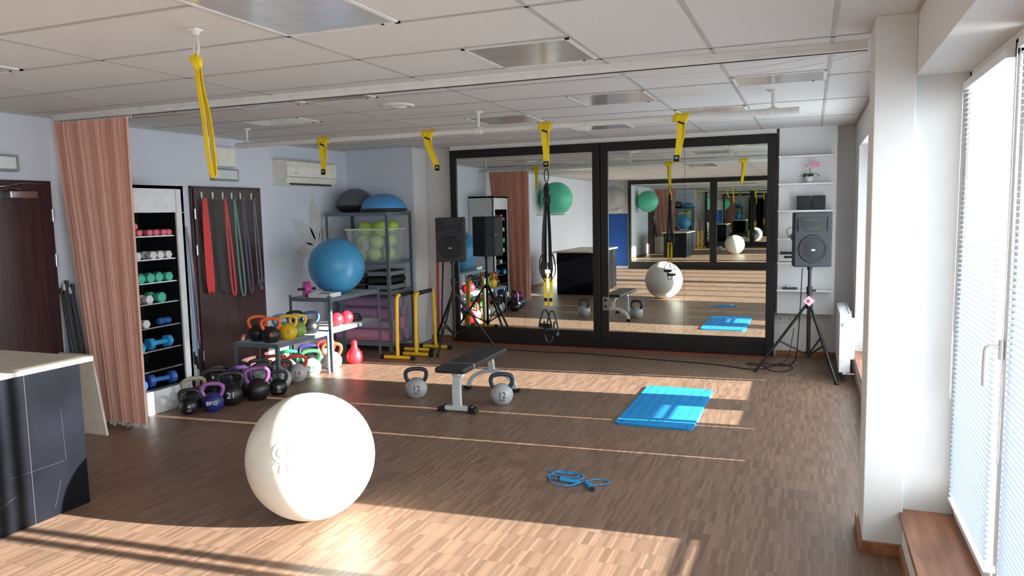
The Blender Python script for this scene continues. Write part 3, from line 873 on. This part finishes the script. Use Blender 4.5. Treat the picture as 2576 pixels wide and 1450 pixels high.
# speakers ----------------------------------------------------------------------------------
SPK = M('speaker_cabinet', (38, 41, 48), 0.6, bump=0.3, bs=250)
CONE = M('speaker_cone', (12, 12, 14), 0.5)
def speaker(loc, rz, zc, angs, R, h=0.53, w=0.35, d=0.30):
    root = empty('pa_speaker', (loc[0], loc[1], 0), rz)
    b = B('cabinet')
    hw = w/2
    poly = [(-hw, -d/2), (hw, -d/2), (hw*0.97, 0.02), (hw*0.62, d/2), (-hw*0.62, d/2), (-hw*0.97, 0.02)]
    bm = bmesh.new()
    lo = [bm.verts.new((x, y, zc-h/2)) for x, y in poly]; hi = [bm.verts.new((x, y, zc+h/2)) for x, y in poly]
    bm.faces.new(lo); bm.faces.new(hi)
    for i in range(6): bm.faces.new([lo[i], lo[(i+1) % 6], hi[(i+1) % 6], hi[i]])
    bmesh.ops.recalc_face_normals(bm, faces=bm.faces)
    bmesh.ops.bevel(bm, geom=bm.edges[:], offset=0.014, segments=3, affect='EDGES', profile=0.5)
    bm.verts.ensure_lookup_table(); bm.verts.index_update()
    b.add([v.co.copy() for v in bm.verts], [[v.index for v in f.verts] for f in bm.faces], SPK)
    bm.free()
    f = -d/2
    rx = Matrix.Rotation(math.pi/2, 3, 'X')
    b.lathe([(0.0001, 0.006), (0.09, 0.004), (0.115, 0.001), (0.128, 0.006), (0.138, 0.003), (0.14, -0.002)], CONE, (0, f-0.001, zc-0.09), 40, rx)
    for rr in (0.03, 0.05, 0.07, 0.09, 0.108):
        b.tube([(rr*math.cos(t), f-0.007, zc-0.09+rr*math.sin(t)) for t in [2*math.pi*i/32 for i in range(32)]], 0.0018, SPK, closed=True, seg=4)
    b.prism([(-0.12, f-0.002, zc+0.22), (0.12, f-0.002, zc+0.22), (0.12, f-0.002, zc+0.12), (0.07, f-0.002, zc+0.075), (-0.07, f-0.002, zc+0.075), (-0.12, f-0.002, zc+0.12)], (0, 0.004, 0), CONE)
    for xx in (-0.135, 0.135):
        b.box((xx, f-0.004, zc+0.15), (0.02, 0.01, 0.13), CONE, 0.003)
    b.add([(-0.11, f-0.004, zc+0.205), (0.11, f-0.004, zc+0.205), (0.03, f-0.001, zc+0.165), (-0.03, f-0.001, zc+0.165)], [[0, 1, 2, 3]], SPK)
    b.add([(-0.08, f-0.004, zc+0.09), (0.08, f-0.004, zc+0.09), (0.03, f-0.001, zc+0.14), (-0.03, f-0.001, zc+0.14)], [[0, 1, 2, 3]], SPK)
    b.box((0, f-0.008, zc-0.10), (0.035, 0.003, 0.018), M('mark_pale_blue', (150, 180, 200), 0.4), 0.001)
    for s_ in (-1, 1): b.box((s_*hw*0.985, 0.0, zc+0.02), (0.008, 0.10, 0.05), CONE, 0.003)
    b.cyl((0, 0, zc-h/2-0.04), (0, 0, zc-h/2+0.01), 0.024, BLACKM)
    b.obj(parent=root, name='cabinet')
    b = B('tripod_stand')
    zt = zc-h/2
    b.cyl((0, 0, 0.62), (0, 0, zt-0.035), 0.0165, BLACKM)
    b.cyl((0, 0, 0.16), (0, 0, 0.86), 0.019, BLACKM)
    b.cyl((0, 0, 0.80), (0, 0, 0.88), 0.028, BLACKP)
    b.cyl((0, 0, 0.66), (0, 0, 0.71), 0.034, BLACKP)
    b.cyl((0, 0, 0.18), (0, 0, 0.22), 0.03, BLACKP)
    b.cyl((0.02, 0, 0.84), (0.06, 0, 0.84), 0.012, BLACKP)
    for a in angs:
        a = math.radians(a)-rz
        c, s_ = math.cos(a), math.sin(a)
        b.cyl((0.03*c, 0.03*s_, 0.69), (R*c, R*s_, 0.015), 0.0135, BLACKM, seg=10)
        b.cyl((R*0.97*c, R*0.97*s_, 0.035), (R*1.03*c, R*1.03*s_, 0.0), 0.018, RUBBER, seg=10)
        b.cyl((0.02*c, 0.02*s_, 0.20), (R*0.55*c, R*0.55*s_, 0.33), 0.009, BLACKM, seg=8)
    b.obj(parent=root, name='tripod_stand')
speaker((-4.05, 8.28), 0.30, 1.36, (272, 25, 148), 0.50)
speaker((0.0, 8.02), 0.18, 1.35, (188, 300, 65), 0.50)
b = B('price_tag'); b.box((0, 0, 0), (0.075, 0.002, 0.075), M('tag_pink', (236, 190, 196), 0.6), 0, Matrix.Rotation(0.75, 3, 'Y'))
b.box((-0.01, -0.0015, 0.0), (0.03, 0.001, 0.03), M('tag_print', (190, 60, 90), 0.6)); b.tube([(0, 0, 0.05), (0.005, 0.01, 0.09)], 0.001, BLACKM, seg=4)
b.obj((0.0, 7.965, 0.74))

b = B('audio_cable')
b.tube(smoothpts([(-3.5, 8.45, 0.006), (-3.0, 8.40, 0.006), (-2.4, 8.45, 0.006), (-1.6, 8.30, 0.006), (-0.9, 8.22, 0.006), (-0.5, 8.0, 0.006), (-0.35, 8.25, 0.006), (-0.7, 8.35, 0.006), (-0.4, 8.4, 0.006), (-0.12, 8.3, 0.006), (-0.10, 8.22, 0.3), (-0.08, 8.15, 0.7), (-0.07, 8.14, 1.05)], 3), 0.005, BLACKM, seg=6)
b.tube(smoothpts([(-0.15, 8.7, 0.35), (-0.17, 8.6, 0.2), (-0.2, 8.5, 0.006), (-0.45, 8.15, 0.006), (-0.25, 7.95, 0.006), (-0.1, 8.3, 0.006), (-0.3, 8.45, 0.006)], 3), 0.004, BLACKM, seg=6)
b.obj()

# shelf niche ----------------------------------------------------------------------------------
b = B('wall_shelf_unit')
b.b2(-0.33, 0.25, 8.80, 8.95, 0.50, CZ, PVC)
for z in [2.21, 1.92, 1.635, 1.335, 1.08, 0.78]: b.b2(-0.33, 0.22, 8.62, 8.80, z-0.018, z, PVC, 0.002)
b.obj()
b = B('wall_socket')
for x in (-0.30, -0.20, -0.10):
    b.box((x, 8.944, 0.42), (0.08, 0.012, 0.08), PVC, 0.003); b.cyl((x, 8.934, 0.42), (x, 8.938, 0.42), 0.022, LABEL)
b.obj()
b = B('potted_orchid')
b.lathe([(0.0001, 0), (0.035, 0), (0.045, 0.07), (0.04, 0.07), (0.036, 0.055), (0.0001, 0.055)], PVC, seg=20)
GRN = M('leaf_green', (50, 88, 52), 0.5); PKF = M('orchid_pink', (226, 150, 178), 0.6)
for a in (0.2, 2.2, 3.4, 5.0):
    c, s_ = math.cos(a), math.sin(a)
    b.ribbon(smoothpts([(0, 0, 0.055), (0.03*c, 0.03*s_, 0.10), (0.07*c, 0.07*s_, 0.10), (0.10*c, 0.10*s_, 0.07)]), 0.03, 0.003, (-s_, c, 0), GRN)
for (tx, tz) in ((0.045, 0.20), (-0.03, 0.17)):
    b.tube(smoothpts([(0, 0, 0.055), (0.005, 0, 0.14), (tx*0.6, 0, tz), (tx, 0, tz+0.02)]), 0.002, GRN, seg=5)
for (fx, fz) in ((0.045, 0.215), (0.075, 0.205), (0.02, 0.20), (0.05, 0.18), (-0.035, 0.185), (0.085, 0.18)):
    for k in range(5):
        a = 2*math.pi*k/5+0.3
        b.sphere((fx+0.011*math.cos(a), -0.01, fz+0.011*math.sin(a)), 0.009, PKF, seg=8, rings=5, sc=(1, 0.4, 1))
b.obj((-0.02, 8.71, 1.92))
b = B('desktop_speaker_pair')
for x in (-0.075, 0.075):
    b.box((x, 0, 0.075), (0.135, 0.10, 0.15), BLACKP, 0.004); b.box((x, -0.052, 0.075), (0.115, 0.004, 0.13), CONE, 0.001)
b.obj((0.0, 8.72, 1.636))
b = B('stereo_receiver')
b.box((0, 0, 0.045), (0.20, 0.16, 0.075), M('stereo_silver', (200, 200, 198), 0.35), 0.004)
b.box((-0.0, -0.081, 0.055), (0.08, 0.003, 0.025), BLACKP); b.cyl((0.07, -0.08, 0.045), (0.07, -0.095, 0.045), 0.016, CHROME)
b.box((0, 0, 0.094), (0.16, 0.14, 0.022), BLACKP, 0.003)
for sx in (-0.08, 0.08): b.cyl((sx, 0, 0), (sx, 0, 0.01), 0.01, BLACKP)
b.obj((-0.22, 8.71, 1.08))
b = B('cable_coil')
b.tube(smoothpts([(0, 0, 0.005), (0.08, -0.02, 0.02), (0.1, 0, 0.07), (0.03, 0.02, 0.08), (-0.08, 0, 0.04), (-0.1, -0.03, 0.006), (0.02, -0.05, 0.006), (0.15, -0.02, 0.006)], 3), 0.004, BLACKM, seg=6)
b.tube(smoothpts([(-0.1, 0, 0.005), (-0.13, -0.04, 0.1), (-0.05, -0.04, 0.13), (0.0, 0, 0.006)], 3), 0.003, BLACKM, seg=6)
b.obj((-0.12, 8.72, 1.335))
b = B('remote_control'); b.box((0, 0, 0.01), (0.15, 0.05, 0.018), BLACKP, 0.004); b.box((0, -0.0, 0.028), (0.08, 0.04, 0.016), LABEL, 0.003); b.obj((-0.2, 8.71, 0.781), 0.3)

b = B('radiator')
b.b2(0.27, 0.285, 7.68, 8.55, 0.10, 0.66, PVC, 0.004); b.b2(0.355, 0.37, 7.68, 8.55, 0.10, 0.66, PVC, 0.004)
b.b2(0.272, 0.368, 7.675, 7.685, 0.10, 0.66, PVC, 0.003); b.b2(0.272, 0.368, 8.545, 8.555, 0.10, 0.66, PVC, 0.003)
for i in range(22): b.b2(0.29, 0.35, 7.70+i*0.038, 7.703+i*0.038, 0.12, 0.655, PVC)
for i in range(20): b.b2(0.268, 0.271, 7.72+i*0.042, 7.74+i*0.042, 0.12, 0.64, PVC)
for yy in (7.85, 8.4): b.b2(0.37, 0.414, yy-0.015, yy+0.015, 0.2, 0.6, PVC)
b.cyl((0.32, 7.62, 0.56), (0.32, 7.675, 0.56), 0.02, TRACK)
b.cyl((0.30, 7.66, 0.09), (0.414, 7.66, 0.09), 0.008, CHROME); b.cyl((0.32, 7.66, 0.09), (0.32, 7.69, 0.12), 0.008, CHROME)
b.obj()

# bench -------------------------------------------------------------------------------------------------
b = B('weight_bench')
BG = M('bench_grey_frame', (200, 202, 204), 0.35)
VIN = M('bench_vinyl', (44, 44, 47), 0.42, bump=0.1)
b.box((0, 0, 0.382), (0.27, 1.02, 0.05), VIN, 0.016)
b.b2(-0.03, 0.03, -0.40, 0.40, 0.315, 0.357, BG, 0.004)
b.b2(-0.10, 0.10, -0.36, -0.30, 0.345, 0.358, BG); b.b2(-0.10, 0.10, 0.30, 0.36, 0.345, 0.358, BG)
pts = smoothpts([(0, -0.26, 0.335), (0, -0.345, 0.31), (0, -0.37, 0.20), (0, -0.36, 0.045)], 3)
b.sweep(pts, [(-0.035, -0.022), (0.035, -0.022), (0.035, 0.022), (-0.035, 0.022)], BG, up=(1, 0, 0), smooth=False)
b.box((0, -0.36, 0.035), (0.28, 0.05, 0.035), BG, 0.004)
for s_ in (-1, 1): b.prism([(s_*0.105, -0.395, 0), (s_*0.18, -0.395, 0), (s_*0.165, -0.395, 0.04), (s_*0.11, -0.395, 0.062)], (0, 0.07, 0), RUBBER)
pts = smoothpts([(-0.24, 0.44, 0.03), (-0.2, 0.44, 0.13), (-0.06, 0.44, 0.19), (0.06, 0.44, 0.19), (0.2, 0.44, 0.13), (0.24, 0.44, 0.03)], 3)
b.sweep(pts, [(-0.02, -0.018), (0.02, -0.018), (0.02, 0.018), (-0.02, 0.018)], BG, up=(0, 1, 0), smooth=False)
for s_ in (-1, 1): b.box((s_*0.245, 0.44, 0.016), (0.06, 0.06, 0.032), RUBBER, 0.004)
b.sweep(smoothpts([(0, 0.34, 0.33), (0, 0.40, 0.32), (0, 0.44, 0.27), (0, 0.44, 0.18)], 2), [(-0.025, -0.018), (0.025, -0.018), (0.025, 0.018), (-0.025, 0.018)], BG, up=(1, 0, 0), smooth=False)
b.obj((-2.76, 6.00, 0), 0.03)

# mats, rope ----------------------------------------------------------------------------------------------
b = B('exercise_mat')
bm = bmesh.new()
bmesh.ops.create_cube(bm, size=1); bmesh.ops.scale(bm, vec=(0.60, 1.33, 0.014), verts=bm.verts)
ve = [e for e in bm.edges if abs(e.verts[0].co.z-e.verts[1].co.z) > 0.01]
bmesh.ops.bevel(bm, geom=ve, offset=0.045, segments=6, affect='EDGES', profile=0.5)
bm.verts.ensure_lookup_table(); bm.verts.index_update()
b.add([v.co+Vector((0, 0, 0.007)) for v in bm.verts], [[v.index for v in f.verts] for f in bm.faces], BLUEM); bm.free()
DKB = M('mat_print', (10, 84, 140), 0.7)
b.lathe([(0.055, 0.0142), (0.055, 0.0152), (0.060, 0.0152), (0.060, 0.0142)], DKB, (0, -0.5, 0), 40)
b.prism([(-0.02, -0.52, 0.0142), (0.0, -0.48, 0.0142), (0.02, -0.52, 0.0142), (0.0, -0.505, 0.0142)], (0, 0, 0.001), DKB)
for sx in (-1, 1):
    b.lathe([(0.008, 0.0142), (0.008, 0.0155), (0.016, 0.0155), (0.016, 0.0142)], DKB, (sx*0.25, -0.61, 0), 20)
    b.lathe([(0.008, 0.0142), (0.008, 0.0155), (0.016, 0.0155), (0.016, 0.0142)], DKB, (sx*0.25, 0.61, 0), 20)
for i in range(7): b.b2(-0.26+i*0.08, -0.235+i*0.08, -0.38, 0.55, 0.0138, 0.0146, M('mat_rib', (8, 122, 190), 0.8))
b.obj((-1.105, 6.335, 0.0))

b = B('jump_rope')
RP = M('rope_blue_fleck', (50, 130, 190), 0.6, var=0.75, vs=90)
rp = [(-0.20, 0.16), (-0.12, 0.12), (-0.02, 0.15), (0.05, 0.10), (-0.02, 0.05), (-0.14, 0.10), (-0.17, 0.04), (-0.05, 0.0), (0.06, 0.05), (0.07, 0.12), (-0.02, 0.17), (-0.12, 0.16), (-0.16, 0.08), (-0.10, -0.06), (0.0, -0.09), (0.06, -0.03), (0.12, 0.08), (0.22, 0.10), (0.25, 0.04), (0.16, -0.02), (0.12, -0.04)]
b.tube(smoothpts([(x, y, 0.006+0.004*(i % 2)) for i, (x, y) in enumerate(rp)], 3), 0.0045, RP, seg=7)
HB = M('handle_blue', (30, 140, 205), 0.4)
b.cyl((-0.06, 0.01, 0.014), (0.07, -0.01, 0.014), 0.014, HB, r2=0.011); b.cyl((0.10, 0.02, 0.014), (0.17, -0.09, 0.014), 0.011, HB, r2=0.014)
b.cyl((0.17, -0.09, 0.014), (0.178, -0.102, 0.014), 0.014, RUBBER); b.cyl((-0.07, 0.012, 0.014), (-0.06, 0.01, 0.014), 0.014, RUBBER)
b.obj((-1.36, 4.33, 0), 0.0)

# ceiling rail with suspension trainers ------------------------------------------------------------------
YP, ZP = 5.92, 2.365
b = B('suspension_rail')
b.cyl((-5.18, YP, ZP), (-0.09, YP, ZP), 0.024, TRACK, seg=20)
for x in (-5.05, -2.62, -0.27):
    b.cyl((x, YP, ZP), (x, YP, CZ), 0.013, TRACK); b.cyl((x, YP, CZ-0.012), (x, YP, CZ), 0.04, TRACK)
    b.cyl((x-0.03, YP, ZP), (x+0.03, YP, ZP), 0.031, TRACK)
b.obj()
def anchor(b, x, ln, sway=0.0, w=0.042):
    for k, dx in enumerate((-0.035, 0.0, 0.035)):
        ring = [(x+dx+0.006*math.sin(t), YP+0.030*math.cos(t), ZP+0.030*math.sin(t)) for t in [2*math.pi*i/16 for i in range(16)]]
        b.ribbon(ring, 0.04, 0.006, (1, 0, 0.1*k), YELLOW, closed=True)
    b.box((x, YP-0.034, ZP-0.02), (0.085, 0.012, 0.06), YELLOW, 0.004, Matrix.Rotation(0.3, 3, 'Y'))
    pts = smoothpts([(x-0.01, YP-0.036, ZP-0.01), (x-0.005, YP-0.04, ZP-0.10), (x+sway*0.5, YP-0.03, ZP-ln*0.6), (x+sway, YP-0.03, ZP-ln)], 2)
    b.ribbon(pts, w, 0.006, (1, 0.25, 0), YELLOW)
    pts2 = smoothpts([(x+0.01, YP+0.0, ZP-0.03), (x+0.015, YP-0.015, ZP-0.12), (x+sway*0.5+0.008, YP-0.015, ZP-ln*0.6), (x+sway+0.005, YP-0.02, ZP-ln*0.95)], 2)
    b.ribbon(pts2, w*0.9, 0.006, (1, -0.2, 0), YELLOW)
    b.box((x+sway, YP-0.036, ZP-ln+0.03), (w*1.05, 0.006, 0.05), RUBBER, 0.001)
    b.box((x+sway, YP-0.040, ZP-ln+0.035), (w*0.55, 0.001, 0.012), LABEL)
    b.ribbon([(x-0.02, YP-0.043, ZP-0.035), (x+0.03, YP-0.043, ZP-0.055)], 0.014, 0.002, (0, 0, 1), RUBBER)
for (x, ln, sw) in ((-4.17, 0.32, 0.0), (-3.09, 0.33, 0.09), (-0.93, 0.34, -0.03)):
    b = B('suspension_strap'); anchor(b, x, ln, sw); b.obj()
b = B('suspension_trainer')
x = -2.02
anchor(b, x, 0.34, 0.01)
yy = YP-0.03
x += 0.01
def loop(cx, cz, rx, rz_, rad, mat, ry=0.0):
    b.tube([(cx+rx*math.cos(t), yy+ry*math.sin(t), cz+rz_*math.sin(t)) for t in [2*math.pi*i/20 for i in range(20)]], rad, mat, closed=True, seg=6)
loop(x, ZP-0.40, 0.018, 0.055, 0.005, BLACKM); loop(x-0.004, ZP-0.52, 0.02, 0.05, 0.006, RUBBER); loop(x, ZP-0.60, 0.03, 0.05, 0.005, BLACKM)
for sx in (-1, 1):
    pts = smoothpts([(x+sx*0.005, yy, ZP-0.46), (x+sx*0.012, yy+0.01*sx, ZP-0.8), (x+sx*0.02, yy, ZP-1.15)], 2)
    b.ribbon(pts, 0.024, 0.004, (1, 0.4*sx, 0), RUBBER)
    pts = smoothpts([(x+sx*0.012, yy, ZP-0.64), (x+sx*0.03, yy-0.02, ZP-0.85), (x+sx*0.035, yy-0.02, ZP-1.10), (x+sx*0.03, yy, ZP-1.25)], 2)
    b.ribbon(pts, 0.022, 0.004, (1, -0.5*sx, 0), RUBBER)
    b.box((x+sx*0.02, yy-0.005, ZP-1.14), (0.034, 0.02, 0.06), BLACKM, 0.003)
    b.ribbon(smoothpts([(x+sx*0.02, yy, ZP-1.0), (x+sx*0.065, yy-0.02, ZP-1.08), (x+sx*0.07, yy, ZP-1.2), (x+sx*0.02, yy, ZP-1.27)], 2), 0.024, 0.005, (0, 1, 0.2), RUBBER)
    b.ribbon(smoothpts([(x+sx*0.02, yy-0.02, ZP-1.05), (x+sx*0.045, yy-0.03, ZP-1.12), (x+sx*0.045, yy-0.02, ZP-1.19), (x+sx*0.01, yy-0.02, ZP-1.24)], 2), 0.024, 0.005, (0.3, 1, 0.2), RUBBER)
    b.ribbon(smoothpts([(x+sx*0.02, yy, ZP-1.2), (x+sx*0.028, yy, ZP-1.3), (x+sx*0.022, yy, ZP-1.47)], 2), 0.026, 0.006, (1, 0.2, 0), YELLOW)
    b.box((x+sx*0.022, yy-0.005, ZP-1.42), (0.028, 0.012, 0.03), RUBBER, 0.002)
    hx = x+sx*0.03; hz = ZP-1.47
    d = 0.055; zt_ = 0.0 if sx < 0 else -0.06
    tri = smoothpts([(hx, yy, hz), (hx-d, yy+0.01, hz-0.14+zt_*0.5), (hx-d, yy+0.02, hz-0.17+zt_), (hx+d, yy-0.02, hz-0.17+zt_), (hx+d, yy-0.01, hz-0.14+zt_*0.5)], 2, closed=True)
    b.ribbon(tri, 0.026, 0.007, (0, 1, 0), RUBBER, closed=True)
    b.cyl((hx-d, yy+0.02, hz-0.17+zt_), (hx+d, yy-0.02, hz-0.17+zt_), 0.020, RUBBER, seg=12)
b.ribbon(smoothpts([(x-0.04, yy, ZP-1.60), (x-0.03, yy, ZP-1.78), (x+0.03, yy, ZP-1.78), (x+0.05, yy, ZP-1.60)], 2), 0.03, 0.007, (0, 1, 0), RUBBER)
b.obj()

# near yellow loop band hung from the ceiling hook
b = B('hanging_resistance_band')
hx, hy = -2.585, 2.73
b.cyl((hx, hy, CZ-0.03), (hx, hy, CZ), 0.02, TRACK); b.box((hx, hy, CZ-0.006), (0.05, 0.05, 0.012), TRACK, 0.003)
b.tube([(hx+0.014*math.cos(t), hy, CZ-0.075+0.045*math.sin(t)) for t in [2*math.pi*i/20 for i in range(20)]], 0.006, M('hook_offwhite', (210, 205, 195), 0.4), closed=True, seg=8)
zk = CZ-0.15
b.sphere((hx+0.004, hy, zk), 0.024, YELLOW, seg=14, rings=8, sc=(1, 0.8, 1.3))
b.ribbon(smoothpts([(hx-0.02, hy-0.01, zk+0.03), (hx+0.0, hy-0.026, zk+0.0), (hx+0.022, hy-0.01, zk-0.03)], 2), 0.024, 0.006, (1, 0, 0.6), YELLOW)
b.ribbon([(hx, hy, CZ-0.11), (hx+0.002, hy, zk)], 0.018, 0.012, (1, 0, 0), YELLOW)
zb = 1.855
def off(px, d, z): return (hx+px+d*0.28, hy+d*0.9, z)
b.ribbon(smoothpts([off(0.0, -0.004, zk), off(0.008, -0.006, zk-0.12), off(0.03, -0.012, 2.15), off(0.048, -0.014, 1.95), off(0.056, -0.008, zb), off(0.058, 0.008, zb), off(0.052, 0.014, 1.95), off(0.036, 0.012, 2.15), off(0.014, 0.006, zk-0.12), off(0.004, 0.004, zk)], 3), 0.030, 0.003, (1, -0.25, 0), YELLOW)
b.obj()

# ------------------------------------------------------------------ light
w = bpy.data.worlds.new('sky'); scene.world = w; w.use_nodes = True
bg = w.node_tree.nodes['Background']
bg.inputs['Color'].default_value = (0.88, 0.94, 1.0, 1)
bg.inputs['Strength'].default_value = 10.0
sd = bpy.data.lights.new('sun', 'SUN'); sd.energy = 46; sd.angle = math.radians(0.6); sd.color = (1.0, 0.96, 0.90)
so = bpy.data.objects.new('sun', sd); scene.collection.objects.link(so)
so.rotation_euler = SUN.to_track_quat('-Z', 'Y').to_euler(); so.location = (6, 3, 4)
for i, (a, c) in enumerate(openings):
    ld = bpy.data.lights.new('window_portal', 'AREA'); ld.shape = 'RECTANGLE'
    ld.size = HZ-SZ; ld.size_y = c-a; ld.cycles.is_portal = True
    lo = bpy.data.objects.new('window_portal', ld); scene.collection.objects.link(lo)
    lo.location = (0.84, (a+c)/2, (HZ+SZ)/2); lo.rotation_euler = (0, math.radians(90), 0)

# ------------------------------------------------------------------ camera
psi, th, rho = math.radians(21.6), math.radians(5.71), 0.02
fw = Vector((-math.sin(psi)*math.cos(th), math.cos(psi)*math.cos(th), -math.sin(th)))
r0 = Vector((math.cos(psi), math.sin(psi), 0)); u0 = r0.cross(fw)
R = r0*math.cos(rho)-u0*math.sin(rho); U = u0*math.cos(rho)+r0*math.sin(rho)
cd = bpy.data.cameras.new('camera'); cd.sensor_width = 36; cd.lens = 1900/2576*36; cd.clip_start = 0.05
co = bpy.data.objects.new('camera', cd); scene.collection.objects.link(co)
mt = Matrix((R, U, -fw)).transposed().to_4x4(); mt.translation = Vector((0, 0, 1.67))
co.matrix_world = mt
scene.camera = co
